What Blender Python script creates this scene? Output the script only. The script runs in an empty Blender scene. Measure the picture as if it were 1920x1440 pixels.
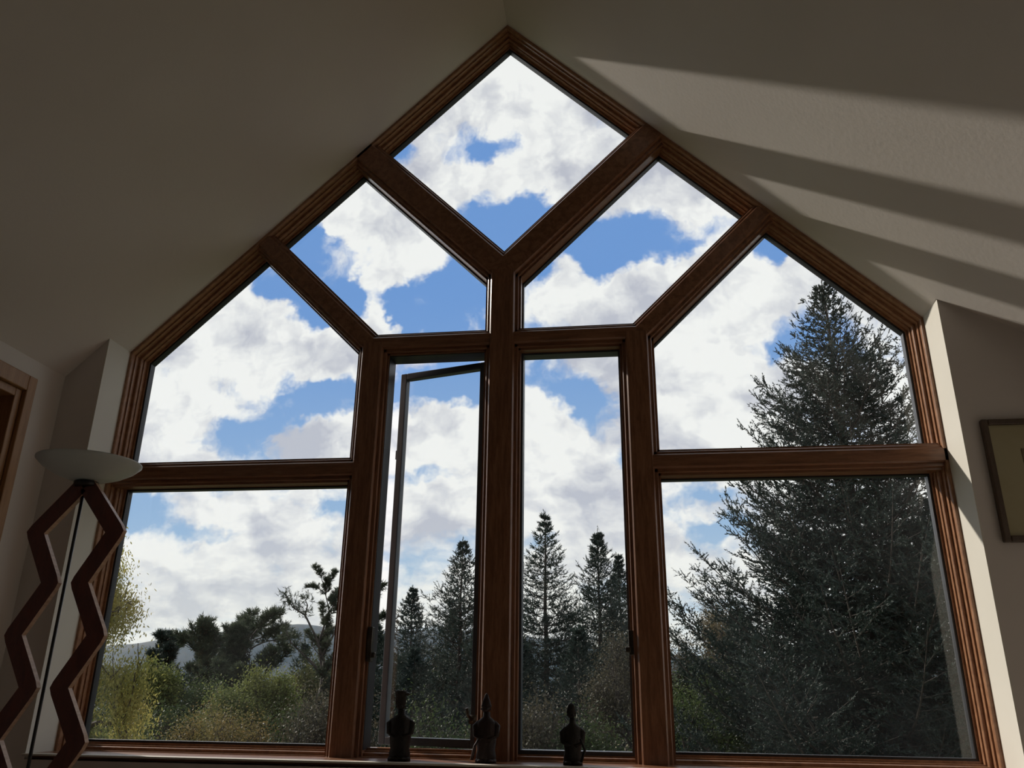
import bpy, bmesh, math, random
import numpy as np
from mathutils import Vector, Matrix

# ------------------------------------------------------------------ camera
SC = bpy.context.scene
COL = SC.collection
F_PX, PITCH, YAW, ROLL = 1526.4, .3608, .1379, .0129
cam_d = bpy.data.cameras.new('camera')
cam = bpy.data.objects.new('camera', cam_d); COL.objects.link(cam)
fwd = Vector((-math.sin(YAW)*math.cos(PITCH), math.cos(YAW)*math.cos(PITCH), math.sin(PITCH)))
r0 = Vector((math.cos(YAW), math.sin(YAW), 0)); u0 = r0.cross(fwd)
rr = math.cos(ROLL)*r0 + math.sin(ROLL)*u0
uu = -math.sin(ROLL)*r0 + math.cos(ROLL)*u0
M = Matrix((rr, uu, -fwd)).transposed().to_4x4()
M.translation = Vector((.4919, -3.2, 1.5))
cam.matrix_world = M
cam_d.sensor_fit = 'HORIZONTAL'; cam_d.sensor_width = 36; cam_d.lens = F_PX/1920*36
cam_d.clip_start = .02; cam_d.clip_end = 9000
SC.camera = cam

# ------------------------------------------------------------------ colour management
SC.view_settings.view_transform = 'Standard'
SC.view_settings.look = 'None'
SC.view_settings.gamma = 1
SC.view_settings.use_curve_mapping = False
SC.view_settings.exposure = 0.0

# ------------------------------------------------------------------ sun
SUN_DIR = Vector((1.45, -1.0, -1.09)).normalized()      # direction the light travels
sl = bpy.data.lights.new('sun', 'SUN'); sl.energy = 4.7; sl.angle = math.radians(1.6); sl.color = (1, .9, .8)
so = bpy.data.objects.new('sun', sl); COL.objects.link(so)
so.rotation_euler = SUN_DIR.to_track_quat('-Z', 'Y').to_euler()
so.location = (-30, 20, 25)

# ------------------------------------------------------------------ node helpers
class NT:
    def __init__(self, nt): self.nt = nt
    def n(self, typ, **kw):
        nd = self.nt.nodes.new(typ)
        ins = kw.pop('ins', {})
        for k, v in kw.items(): setattr(nd, k, v)
        for k, v in ins.items():
            s = nd.inputs[k]
            if isinstance(v, bpy.types.NodeSocket): self.nt.links.new(v, s)
            elif isinstance(v, bpy.types.Node): self.nt.links.new(v.outputs[0], s)
            else: s.default_value = v
        return nd
    def m(self, op, a, b=None, c=None, clamp=False):
        ins = {0: a}
        if b is not None: ins[1] = b
        if c is not None: ins[2] = c
        return self.n('ShaderNodeMath', operation=op, use_clamp=clamp, ins=ins).outputs[0]
    def v(self, op, a, b=None, c=None):
        ins = {0: a}
        if b is not None: ins[1] = b
        if c is not None: ins[2] = c
        return self.n('ShaderNodeVectorMath', operation=op, ins=ins)
    def mix(self, f, a, b):
        nd = self.n('ShaderNodeMix', data_type='RGBA')
        for i, x in ((0, f), (6, a), (7, b)):
            if isinstance(x, bpy.types.NodeSocket): self.nt.links.new(x, nd.inputs[i])
            elif i and len(x) == 3: nd.inputs[i].default_value = (*x, 1)
            else: nd.inputs[i].default_value = x
        return nd.outputs[2]
    def smooth(self, x, lo, hi):
        nd = self.n('ShaderNodeMapRange', interpolation_type='SMOOTHSTEP', ins={0: x, 1: lo, 2: hi, 3: 0., 4: 1.})
        return nd.outputs[0]

# ------------------------------------------------------------------ sky with broken autumn clouds
# bright and blue areas of the cloud cover: direction (east/north, up/north), spread, amount
BLOBS = [(-0.187, 0.749, 0.06, 0.019, -0.5), (-0.155, 0.765, 0.03, 0.012, -0.3), (-0.123, 0.647, 0.054, 0.04, -0.9), (-0.169, 0.61, 0.039, 0.03, -0.8), (-0.312, 0.774, 0.024, 0.018, -0.5), (-0.23, 0.705, 0.096, 0.037, 0.6), (-0.145, 0.863, 0.131, 0.06, 0.6), (-0.049, 0.727, 0.054, 0.055, 0.6), (-0.435, 0.615, 0.045, 0.032, -1.0), (-0.381, 0.554, 0.048, 0.047, -1.1), (-0.322, 0.5, 0.046, 0.033, -0.5), (-0.202, 0.578, 0.031, 0.026, -0.5), (-0.215, 0.507, 0.056, 0.049, -1.1), (-0.267, 0.481, 0.045, 0.02, -0.7), (-0.337, 0.552, 0.038, 0.024, 1.0), (-0.328, 0.653, 0.061, 0.038, 0.9), (-0.272, 0.582, 0.047, 0.022, 0.4), (-0.261, 0.505, 0.034, 0.012, 0.6), (-0.325, 0.492, 0.017, 0.025, 0.8), (-0.007, 0.578, 0.08, 0.055, -1.1), (0.102, 0.571, 0.039, 0.02, -0.6), (0.14, 0.606, 0.043, 0.017, -0.4), (0.086, 0.675, 0.103, 0.039, 0.7), (0.027, 0.506, 0.085, 0.04, 0.9), (-0.066, 0.556, 0.026, 0.021, 0.7), (-0.081, 0.504, 0.051, 0.032, 0.6), (-0.468, 0.546, 0.061, 0.033, -1.0), (-0.412, 0.501, 0.043, 0.027, -0.8), (-0.536, 0.503, 0.073, 0.047, 0.8), (-0.584, 0.447, 0.072, 0.041, 0.4), (-0.409, 0.431, 0.084, 0.036, 0.5), (-0.429, 0.367, 0.068, 0.028, -1.1), (-0.511, 0.325, 0.053, 0.023, -0.7), (-0.61, 0.359, 0.079, 0.039, 0.7), (-0.382, 0.314, 0.081, 0.019, 0.9), (-0.374, 0.39, 0.03, 0.016, -0.3), (0.215, 0.566, 0.035, 0.018, -0.8), (0.095, 0.463, 0.024, 0.014, -0.8), (0.21, 0.419, 0.026, 0.022, -0.5), (0.139, 0.492, 0.082, 0.047, 0.6), (0.164, 0.384, 0.098, 0.058, 0.5), (-0.222, 0.38, 0.058, 0.032, -1.0), (-0.23, 0.324, 0.053, 0.033, 1.0), (-0.248, 0.26, 0.063, 0.015, -0.7), (-0.219, 0.225, 0.055, 0.031, 0.8), (-0.278, 0.289, 0.043, 0.022, 0.3), (-0.301, 0.364, 0.022, 0.03, -0.2), (-0.044, 0.359, 0.048, 0.031, -1.1), (-0.089, 0.327, 0.048, 0.03, 0.8), (-0.019, 0.269, 0.04, 0.019, -0.6), (-0.066, 0.246, 0.06, 0.03, 0.8), (0.002, 0.39, 0.034, 0.03, 0.3), (-0.11, 0.292, 0.034, 0.008, -0.3), (-0.636, 0.221, 0.038, 0.022, -0.7), (-0.359, 0.22, 0.05, 0.018, -0.7), (-0.529, 0.188, 0.051, 0.013, -0.5), (-0.459, 0.211, 0.087, 0.021, 0.4), (-0.516, 0.1, 0.14, 0.026, 0.4), (0.106, 0.229, 0.051, 0.012, -0.6), (0.112, 0.18, 0.037, 0.014, -0.7), (0.08, 0.219, 0.038, 0.02, 0.4), (-0.013, 0.156, 0.038, 0.009, -0.3), (-0.103, 0.183, 0.026, 0.01, -0.3)]
SKY_BLUE_TOP, SKY_BLUE_LOW = (.17, .34, .71), (.40, .56, .76)
CLOUD_WHITE, CLOUD_GREY = (.99, .98, .97), (.56, .57, .65)
SKY_STRENGTH = 1.0

def make_world():
    w = bpy.data.worlds.new('sky'); SC.world = w; w.use_nodes = True
    nt = w.node_tree; nt.nodes.clear(); t = NT(nt)
    tc = t.n('ShaderNodeTexCoord')
    d = t.v('NORMALIZE', tc.outputs['Generated']).outputs[0]
    sp = t.n('ShaderNodeSeparateXYZ', ins={0: d})
    y = t.m('MAXIMUM', t.m('ABSOLUTE', sp.outputs[1]), .3)
    X = t.m('DIVIDE', sp.outputs[0], y); Z = t.m('DIVIDE', sp.outputs[2], y)
    P0 = t.n('ShaderNodeCombineXYZ', ins={0: X, 1: Z, 2: 0.}).outputs[0]
    # stretch of noise: flatter towards the horizon
    wn = t.n('ShaderNodeTexNoise', noise_dimensions='2D', ins={'Vector': P0, 'Scale': 14., 'Detail': 4., 'Roughness': .6})
    wv = t.v('SUBTRACT', wn.outputs['Color'], (.5, .5, .5)).outputs[0]
    P = t.v('MULTIPLY_ADD', wv, (.085, .065, 0), P0).outputs[0]
    zz = t.m('MAXIMUM', Z, .02)
    squash = t.m('POWER', zz, .45)          # cloud streaks crowd together near the horizon
    Pn = t.n('ShaderNodeCombineXYZ', ins={0: X, 1: t.m('MULTIPLY', squash, 1.5), 2: 0.}).outputs[0]
    Pn = t.v('MULTIPLY_ADD', wv, (.05, .04, 0), Pn).outputs[0]
    n1 = t.n('ShaderNodeTexNoise', noise_dimensions='2D', ins={'Vector': Pn, 'Scale': 6.5, 'Detail': 9., 'Roughness': .57}).outputs[0]
    n2 = t.n('ShaderNodeTexNoise', noise_dimensions='2D', ins={'Vector': t.v('ADD', Pn, (.012, .02, 0)).outputs[0], 'Scale': 6.5, 'Detail': 9., 'Roughness': .57}).outputs[0]
    n3 = t.n('ShaderNodeTexNoise', noise_dimensions='2D', ins={'Vector': t.v('ADD', Pn, (3.3, 1.7, 0)).outputs[0], 'Scale': 6.5, 'Detail': 5., 'Roughness': .5}).outputs[0]
    acc = t.m('ADD', 0.66, 0.)
    for cx, cz, rx, rz, a in BLOBS:
        q = t.v('MULTIPLY_ADD', P, (1/rx*.9, 1/rz*.9, 0), (-cx/rx*.9, -cz/rz*.9, 0)).outputs[0]
        dd = t.v('DOT_PRODUCT', q, q).outputs['Value']
        g = t.m('POWER', .3679, dd)
        acc = t.m('MULTIPLY_ADD', g, a*.9, acc)
    nz = t.m('MULTIPLY', t.m('SUBTRACT', n1, .5), 2.2)
    acc = t.m('MAXIMUM', t.m('MINIMUM', acc, 1.25), .02)
    den = t.m('ADD', acc, nz)
    cover = t.smooth(den, .20, .64)
    # light on the cloud lumps from the sun side, grey where they are thick
    lit = t.m('MULTIPLY', t.m('SUBTRACT', n1, n2), 4.5)
    thick = t.smooth(t.m('ADD', t.m('MULTIPLY', n3, 1.9), t.m('MULTIPLY', den, .25)), .98, 1.62)
    g = t.m('SUBTRACT', thick, t.m('MULTIPLY', lit, .9), clamp=True)
    cloud = t.mix(g, CLOUD_WHITE, CLOUD_GREY)
    blue = t.mix(t.smooth(Z, .02, .55), SKY_BLUE_LOW, SKY_BLUE_TOP)
    col = t.mix(cover, blue, cloud)
    # pale bright band close to the horizon
    low = t.m('SUBTRACT', 1., t.smooth(Z, .0, .22))
    col = t.mix(t.m('MULTIPLY', low, .45), col, (.93, .93, .84))
    ground = t.smooth(Z, -.03, .0)
    col = t.mix(ground, (.05, .06, .04), col)
    bg = t.n('ShaderNodeBackground', ins={'Color': col, 'Strength': SKY_STRENGTH})
    out = t.n('ShaderNodeOutputWorld'); nt.links.new(bg.outputs[0], out.inputs[0])
    w.cycles.sampling_method = 'MANUAL'; w.cycles.sample_map_resolution = 512
make_world()

# ------------------------------------------------------------------ materials
def pbr(name, base, rough=.6, build=None, spec=.5, metal=0.):
    m = bpy.data.materials.new(name); m.use_nodes = True
    nt = m.node_tree; b = nt.nodes['Principled BSDF']; t = NT(nt)
    b.inputs['Base Color'].default_value = (*base, 1); b.inputs['Roughness'].default_value = rough
    b.inputs['Specular IOR Level'].default_value = spec; b.inputs['Metallic'].default_value = metal
    if build: build(t, b)
    return m

def noise_col(a, b_, scale=4., detail=4., stretch=(1, 1, 1), bump=0., bscale=None, lo=.35, hi=.65):
    def f(t, b):
        tc = t.n('ShaderNodeTexCoord')
        v = t.v('MULTIPLY', tc.outputs['Object'], stretch).outputs[0]
        n = t.n('ShaderNodeTexNoise', ins={'Vector': v, 'Scale': scale, 'Detail': detail})
        t.nt.links.new(t.mix(t.smooth(n.outputs[0], lo, hi), a, b_), b.inputs['Base Color'])
        if bump:
            n2 = t.n('ShaderNodeTexNoise', ins={'Vector': v, 'Scale': bscale or scale*6, 'Detail': 3.})
            bp = t.n('ShaderNodeBump', ins={'Strength': bump, 'Distance': .01, 'Height': n2.outputs[0]})
            t.nt.links.new(bp.outputs[0], b.inputs['Normal'])
    return f

def wood(name, light, dark, rough=.38, axis=(1, 1, 1), scale=5.):
    def f(t, b):
        tc = t.n('ShaderNodeTexCoord')
        v = t.v('MULTIPLY', tc.outputs['Object'], axis).outputs[0]
        w1 = t.n('ShaderNodeTexNoise', ins={'Vector': v, 'Scale': scale, 'Detail': 6., 'Roughness': .6, 'Distortion': .6})
        w2 = t.n('ShaderNodeTexNoise', ins={'Vector': v, 'Scale': scale*9, 'Detail': 2.})
        f_ = t.m('ADD', t.m('MULTIPLY', w1.outputs[0], .8), t.m('MULTIPLY', w2.outputs[0], .3))
        t.nt.links.new(t.mix(t.smooth(f_, .38, .72), light, dark), b.inputs['Base Color'])
        bp = t.n('ShaderNodeBump', ins={'Strength': .08, 'Distance': .004, 'Height': f_})
        t.nt.links.new(bp.outputs[0], b.inputs['Normal'])
    return pbr(name, light, rough, f)

PLASTER = pbr('painted_plaster', (.68, .635, .595), .85, noise_col((.69, .645, .605), (.665, .62, .58), 1.5, 3., bump=.05, bscale=60), spec=.2)
REVEAL = pbr('white_painted_reveal', (.68, .65, .58), .7, noise_col((.69, .66, .59), (.66, .63, .56), 3., 3.), spec=.3)
W_V = wood('stained_wood_upright', (.30, .14, .075), (.16, .07, .036), .30, (14, 14, 1.2))
W_H = wood('stained_wood_level', (.30, .14, .075), (.16, .07, .036), .30, (1.2, 14, 14))
W_D1 = wood('stained_wood_rising', (.30, .14, .075), (.16, .07, .036), .30, (7, 12, 7))
GASKET = pbr('dark_gasket', (.018, .018, .022), .45)
SASHM = pbr('slate_grey_sash', (.045, .055, .07), .4, noise_col((.045, .055, .07), (.06, .07, .085), 12))
OAKTRIM = wood('casing_oak', (.40, .22, .10), (.30, .15, .06), .45, (14, 14, 1.2))
DOORW = wood('dark_door_wood', (.20, .07, .03), (.12, .035, .015), .4, (10, 10, 1))
LAMPW = wood('reddish_bent_wood', (.15, .035, .02), (.09, .02, .012), .32, (8, 8, 3))
LAMPE = pbr('pale_plywood_edge', (.55, .36, .24), .4, noise_col((.58, .38, .26), (.45, .28, .18), 20, 3., (1, 1, 6)))
BLACK = pbr('black_metal', (.012, .011, .011), .35, noise_col((.012, .011, .011), (.02, .018, .017), 30))
FIGW = pbr('black_carved_wood', (.007, .006, .006), .6, noise_col((.006, .005, .005), (.013, .010, .008), 25, 4., bump=.4, bscale=60))
FIGR = pbr('dark_red_carved_wood', (.012, .004, .004), .6, noise_col((.010, .003, .003), (.02, .007, .006), 25, 4., bump=.4, bscale=60))
PICF = wood('picture_frame_wood', (.11, .075, .05), (.07, .045, .03), .4, (9, 9, 2))
MATB = pbr('cream_mat_board', (.42, .38, .24), .8, noise_col((.43, .39, .25), (.40, .36, .22), 8))
PICT = pbr('faded_print', (.2, .17, .1), .7, noise_col((.24, .19, .11), (.13, .11, .07), 9, 5.))
FLOORM = wood('floor_boards', (.62, .54, .45), (.50, .42, .34), .45, (1.5, 12, 1))
BRASS = pbr('aged_metal_latch', (.12, .10, .08), .35, noise_col((.12, .10, .08), (.07, .06, .05), 20), metal=.8)

def m_bowl():
    m = bpy.data.materials.new('frosted_glass_bowl'); m.use_nodes = True
    nt = m.node_tree; nt.nodes.clear(); t = NT(nt)
    n = t.n('ShaderNodeTexNoise', ins={'Scale': 6.})
    c = t.mix(n.outputs[0], (.62, .64, .60), (.70, .71, .67))
    d = t.n('ShaderNodeBsdfPrincipled', ins={'Base Color': c, 'Roughness': .35})
    tr = t.n('ShaderNodeBsdfTranslucent', ins={'Color': (.8, .82, .78, 1)})
    mx = t.n('ShaderNodeMixShader', ins={0: .22, 1: d.outputs[0], 2: tr.outputs[0]})
    o = t.n('ShaderNodeOutputMaterial'); nt.links.new(mx.outputs[0], o.inputs[0])
    return m
BOWL = m_bowl()

def m_glass():
    m = bpy.data.materials.new('window_glass'); m.use_nodes = True
    nt = m.node_tree; nt.nodes.clear(); t = NT(nt)
    tr = t.n('ShaderNodeBsdfTransparent', ins={'Color': (.97, .985, .98, 1)})
    gl = t.n('ShaderNodeBsdfGlossy', ins={'Color': (1, 1, 1, 1), 'Roughness': .02})
    bf = t.n('ShaderNodeNewGeometry').outputs['Backfacing']
    ior = t.m('MULTIPLY_ADD', bf, 1/1.45-1.45, 1.45)      # same faint reflection on both faces
    fr = t.n('ShaderNodeFresnel', ins={'IOR': ior})
    # a faint film of dust
    tc = t.n('ShaderNodeTexCoord')
    n = t.n('ShaderNodeTexNoise', ins={'Vector': tc.outputs['Object'], 'Scale': 2.5, 'Detail': 3.})
    df = t.n('ShaderNodeBsdfTranslucent', ins={'Color': (.75, .8, .85, 1)})
    m1 = t.n('ShaderNodeMixShader', ins={0: fr.outputs[0], 1: tr.outputs[0], 2: gl.outputs[0]})
    m2 = t.n('ShaderNodeMixShader', ins={0: t.m('MULTIPLY', t.smooth(n.outputs[0], .3, .7), .004), 1: m1.outputs[0], 2: df.outputs[0]})
    o = t.n('ShaderNodeOutputMaterial'); nt.links.new(m2.outputs[0], o.inputs[0])
    return m
GLASS = m_glass()

def leafmat(name, a, b_, trans=.35, scale=1.2, tcol=None, rough=.6):
    m = bpy.data.materials.new(name); m.use_nodes = True
    nt = m.node_tree; nt.nodes.clear(); t = NT(nt)
    g = t.n('ShaderNodeNewGeometry')
    n = t.n('ShaderNodeTexNoise', ins={'Vector': g.outputs['Position'], 'Scale': scale, 'Detail': 4.})
    rnd = g.outputs['Random Per Island']
    f = t.m('ADD', t.m('MULTIPLY', t.smooth(n.outputs[0], .35, .65), .65), t.m('MULTIPLY', rnd, .35))
    c = t.mix(f, a, b_)
    d = t.n('ShaderNodeBsdfPrincipled', ins={'Base Color': c, 'Roughness': rough, 'Specular IOR Level': .25})
    tr = t.n('ShaderNodeBsdfTranslucent', ins={'Color': c})
    mx = t.n('ShaderNodeMixShader', ins={0: trans, 1: d.outputs[0], 2: tr.outputs[0]})
    o = t.n('ShaderNodeOutputMaterial'); nt.links.new(mx.outputs[0], o.inputs[0])
    return m
NEEDLE_DARK = leafmat('spruce_needles', (.017, .029, .025), (.033, .048, .038), .2, 1.5)
NEEDLE_BLUE = leafmat('blue_green_needles', (.020, .034, .028), (.038, .054, .042), .2, .8)
NEEDLE_PINE = leafmat('pine_needles', (.035, .05, .03), (.07, .085, .05), .3, .8)
LEAF_LOCUST = leafmat('yellow_green_leaves', (.22, .23, .07), (.40, .33, .10), .5, .9)
LEAF_GREEN = leafmat('green_leaves', (.045, .075, .028), (.09, .115, .04), .4, 1.)
LEAF_YELLOW = leafmat('yellow_leaves', (.18, .19, .055), (.10, .13, .045), .45, 1.2)
LEAF_OLIVE = leafmat('olive_leaves', (.075, .095, .04), (.15, .14, .055), .4, 1.)
LEAF_RUST = leafmat('rust_leaves', (.20, .13, .05), (.14, .14, .05), .4, 1.4)
LEAF_DIM = leafmat('dull_brown_green_leaves', (.05, .045, .03), (.09, .08, .05), .35, 1.2)
LEAF_DEEP = leafmat('deep_green_leaves', (.03, .05, .02), (.06, .08, .03), .4, 1.)
LEAF_PALE = leafmat('pale_seed_heads', (.30, .27, .20), (.42, .38, .28), .3, 2.)
LEAF_BROWN = leafmat('brownish_leaves', (.10, .08, .05), (.17, .14, .08), .35, 1.2)
BARK = pbr('bark', (.06, .048, .04), .9, noise_col((.075, .06, .05), (.035, .028, .024), 12, 4., (1, 1, .3), bump=.6, bscale=30))
GROUNDM = pbr('meadow', (.08, .1, .04), .95, noise_col((.10, .12, .045), (.055, .07, .03), .15, 6.))
HILLM = pbr('wooded_hillside', (.05, .07, .04), .95, noise_col((.016, .025, .02), (.035, .038, .028), .012, 8., lo=.4, hi=.6))
BANK = pbr('forest_floor', (.03, .035, .02), .95, noise_col((.03, .038, .02), (.055, .05, .03), .6, 5.))

# ------------------------------------------------------------------ mesh helpers
def obj_from(name, verts, faces, mat, parent=None, smooth=False):
    me = bpy.data.meshes.new(name)
    me.from_pydata([tuple(v) for v in verts], [], faces)
    me.update()
    bm = bmesh.new(); bm.from_mesh(me); bmesh.ops.recalc_face_normals(bm, faces=bm.faces); bm.to_mesh(me); bm.free()
    me.materials.append(mat)
    if smooth: me.polygons.foreach_set('use_smooth', [True]*len(me.polygons))
    o = bpy.data.objects.new(name, me); COL.objects.link(o)
    if parent is not None:
        o.parent = parent; 
        o.matrix_parent_inverse = parent.matrix_world.inverted() if False else Matrix.Translation(-parent.location)
    return o

class MB:
    """collects pieces of ONE mesh"""
    def __init__(self): self.v = []; self.f = []
    def add(self, vs, fs):
        o = len(self.v); self.v += [tuple(v) for v in vs]; self.f += [tuple(i+o for i in f) for f in fs]
    def box(self, x0, x1, y0, y1, z0, z1):
        self.add([(x, y, z) for x in (x0, x1) for y in (y0, y1) for z in (z0, z1)],
                 [(0, 1, 3, 2), (4, 6, 7, 5), (0, 4, 5, 1), (2, 3, 7, 6), (0, 2, 6, 4), (1, 5, 7, 3)])
    def prism(self, poly, d):
        """poly: list of 3D points, extruded by vector d"""
        n = len(poly); d = Vector(d)
        self.add([Vector(p) for p in poly]+[Vector(p)+d for p in poly],
                 [tuple(range(n)), tuple(range(2*n-1, n-1, -1))]+[(i, (i+1) % n, n+(i+1) % n, n+i) for i in range(n)])
    def loft(self, rings, cap=True, closed=True):
        n = len(rings[0]); vs = [p for r in rings for p in r]; fs = []
        for k in range(len(rings)-1):
            for i in range(n if closed else n-1):
                a, b = k*n+i, k*n+(i+1) % n
                fs.append((a, b, b+n, a+n))
        if cap: fs += [tuple(range(n-1, -1, -1)), tuple(range((len(rings)-1)*n, len(rings)*n))]
        self.add(vs, fs)
    def lathe(self, prof, c=(0, 0, 0), n=24, sx=1, sy=1):
        self.loft([[(c[0]+r*sx*math.cos(2*math.pi*i/n), c[1]+r*sy*math.sin(2*math.pi*i/n), c[2]+z) for i in range(n)] for r, z in prof])
    def ball(self, c, r, n=12):
        r = r if hasattr(r, '__len__') else (r, r, r)
        prof = [(math.sin(math.pi*k/8), -math.cos(math.pi*k/8)) for k in range(9)]
        prof[0] = (.02, -1); prof[-1] = (.02, 1)
        self.loft([[(c[0]+q*r[0]*math.cos(2*math.pi*i/n), c[1]+q*r[1]*math.sin(2*math.pi*i/n), c[2]+z*r[2]) for i in range(n)] for q, z in prof])
    def tube(self, pts, rad, n=8):
        pts = [Vector(p) for p in pts]; rad = rad if hasattr(rad, '__len__') else [rad]*len(pts)
        rings = []
        for k, p in enumerate(pts):
            d = (pts[min(k+1, len(pts)-1)]-pts[max(k-1, 0)]).normalized()
            a = d.orthogonal().normalized() if k == 0 else (a-d*a.dot(d)).normalized()
            b = d.cross(a)
            rings.append([p+(a*math.cos(2*math.pi*i/n)+b*math.sin(2*math.pi*i/n))*rad[k] for i in range(n)])
        self.loft(rings)
    def build(self, name, mat, parent=None, smooth=False, bevel=0):
        o = obj_from(name, self.v, self.f, mat, parent, smooth)
        if bevel:
            b = o.modifiers.new('bevel', 'BEVEL'); b.width = bevel; b.segments = 2; b.limit_method = 'ANGLE'
        return o

def empty(name, loc=(0, 0, 0)):
    o = bpy.data.objects.new(name, None); COL.objects.link(o); o.location = loc; o.empty_display_size = .1
    return o
def tag(o, label, cat, group=None):
    o['label'] = label; o['category'] = cat
    if group: o['group'] = group
    return o
def struct(o, label=None):
    o['kind'] = 'structure'
    if label: o['label'] = label
    return o

# ------------------------------------------------------------------ room shell
W, ZC, YB, FL = 1.735, 2.942, -7.0, .55           # half width of window, spring height, back of room, floor level
APEX = ZC+W
XL, XR, YS = -1.91, 2.6, -.16                     # side walls, room face of the gable wall
SILL = 1.262

m = MB(); m.box(XL-.2, XR+.2, YB-.2, .15, FL-.2, FL); struct(m.build('floor', FLOORM))
# gable wall around the window: left pier, right pier, below the sill
m = MB()
m.prism([(XL-.2, YS, FL), (-W, YS, FL), (-W, YS, APEX-W+.002), (XL-.2, YS, APEX+XL-.2+.002)], (0, .31, 0))
m.box(-W, W, YS, .15, FL, SILL-.02)
struct(m.build('wall_front', PLASTER))
m = MB()
A_ = Vector((1.729, -.163, 2.948)); CRx, CRy, CRz = 1.931, -.352, 2.746
k = (XR-A_.x)/(CRx-A_.x)
C1 = Vector((XR, A_.y+(CRy-A_.y)*k, A_.z+(CRz-A_.z)*k))      # where the crease meets the right wall
Q1 = Vector((XR, YS, 2.948-.524*(XR-1.729)))
m.prism([(W, YS, FL), (XR+.2, YS, FL), (XR+.2, YS, Q1.z), (W, YS, 2.942)], (0, .31, 0))
struct(m.build('wall_right_front', PLASTER))
bpy.data.objects['wall_right_front'].name = 'wall_front_right'
# white painted reveals
m = MB()
m.prism([(-W-.004, YS-.001, SILL-.01), (-W+.0015, YS-.001, SILL-.01), (-W+.0015, YS-.001, 2.945), (-W-.004, YS-.001, 2.94)], (0, .165, 0))
struct(m.build('trim_1', REVEAL), 'narrow white painted reveal left of the big window')
m = MB()
m.prism([(W+.004, YS-.001, SILL-.01), (W-.0015, YS-.001, SILL-.01), (W-.0015, YS-.001, 2.945), (W+.004, YS-.001, 2.94)], (0, .165, 0))
struct(m.build('trim_2', REVEAL), 'narrow white painted reveal right of the big window, sunlit')
# side walls
DY0, DY1, DZ = -.382, -1.22, 2.622                 # door opening in the left wall
m = MB()
m.box(XL-.2, XL, DY0, YS+.02, FL, 2.80)
m.box(XL-.2, XL, YB, DY1, FL, 2.80)
m.box(XL-.2, XL, DY1, DY0, DZ, 2.80)
struct(m.build('wall_left', PLASTER))
m = MB(); m.box(XR, XR+.2, YB, .15, FL, 2.55); struct(m.build('wall_right', PLASTER))
m = MB()
m.prism([(XL-.2, YB, FL), (XR+.2, YB, FL), (XR+.2, YB, 2.6), (0, YB, APEX+.2), (XL-.2, YB, 2.8)], (0, -.2, 0))
struct(m.build('wall_back', PLASTER))
# ceiling: two slopes from the ridge, the right one creased near the gable wall
s = .15
m = MB()
m.prism([(0, .15, APEX), (XL-.2, .15, APEX+XL-.2), (XL-.2, YB-.2, APEX+XL-.2), (0, YB-.2, APEX)], (-.1, 0, .2))
o = m.build('ceiling_left', PLASTER); struct(o)
m = MB()
m.prism([(0, .15, APEX), (1.76, .15, APEX-1.76), (A_.x, A_.y, APEX-A_.x), (C1.x, C1.y, APEX-C1.x), (XR, YB-.2, APEX-XR), (0, YB-.2, APEX)], (.1, 0, .2))
m.prism([tuple(A_), tuple(Q1), (XR, YS+.25, Q1.z), (1.76, .15, APEX-1.76)], (.05, 0, .2))
m.prism([tuple(A_), tuple(C1), tuple(Q1)], (.05, 0, .2))
m.box(XR-.02, XR+.25, YB-.2, .15, 2.0, 2.75)
struct(m.build('ceiling_right', PLASTER))

# door in the left wall
d = empty('door_1', (XL, (DY0+DY1)/2, FL)); struct(d, 'dark wooden door in an oak casing at the left edge')
cw = .068
m = MB()
for (y0, y1, z0, z1) in ((DY0, DY0+.049, FL, DZ+.066), (DY1-.049, DY1, FL, DZ+.066), (DY1, DY0, DZ, DZ+.066)):
    m.box(XL-.02, XL+.018, y0, y1, z0, z1)
m.build('casing', OAKTRIM, d, bevel=.004)
m = MB()
for (y0, y1, z0, z1) in ((DY0-.035, DY0, FL, DZ), (DY1, DY1+.035, FL, DZ), (DY1+.035, DY0-.035, DZ-.035, DZ)):
    m.box(XL-.14, XL-.001, y0, y1, z0, z1)
m.build('jamb', OAKTRIM, d, bevel=.003)
m = MB(); m.box(XL-.12, XL-.08, DY1+.036, DY0-.036, FL+.01, DZ-.036)
for z0, z1 in ((FL+.2, 1.5), (1.62, 2.48)):
    for y0, y1 in ((DY1+.14, (DY0+DY1)/2-.05), ((DY0+DY1)/2+.05, DY0-.14)):
        m.box(XL-.09, XL-.072, y0, y1, z0, z1)
m.build('door_panel', DOORW, d, bevel=.006)
m = MB(); m.tube([(XL-.082, DY1+.1, 1.55), (XL-.03, DY1+.1, 1.55)], .012); m.ball((XL-.02, DY1+.1, 1.55), .028)
m.build('door_knob', BRASS, d, True)

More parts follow.
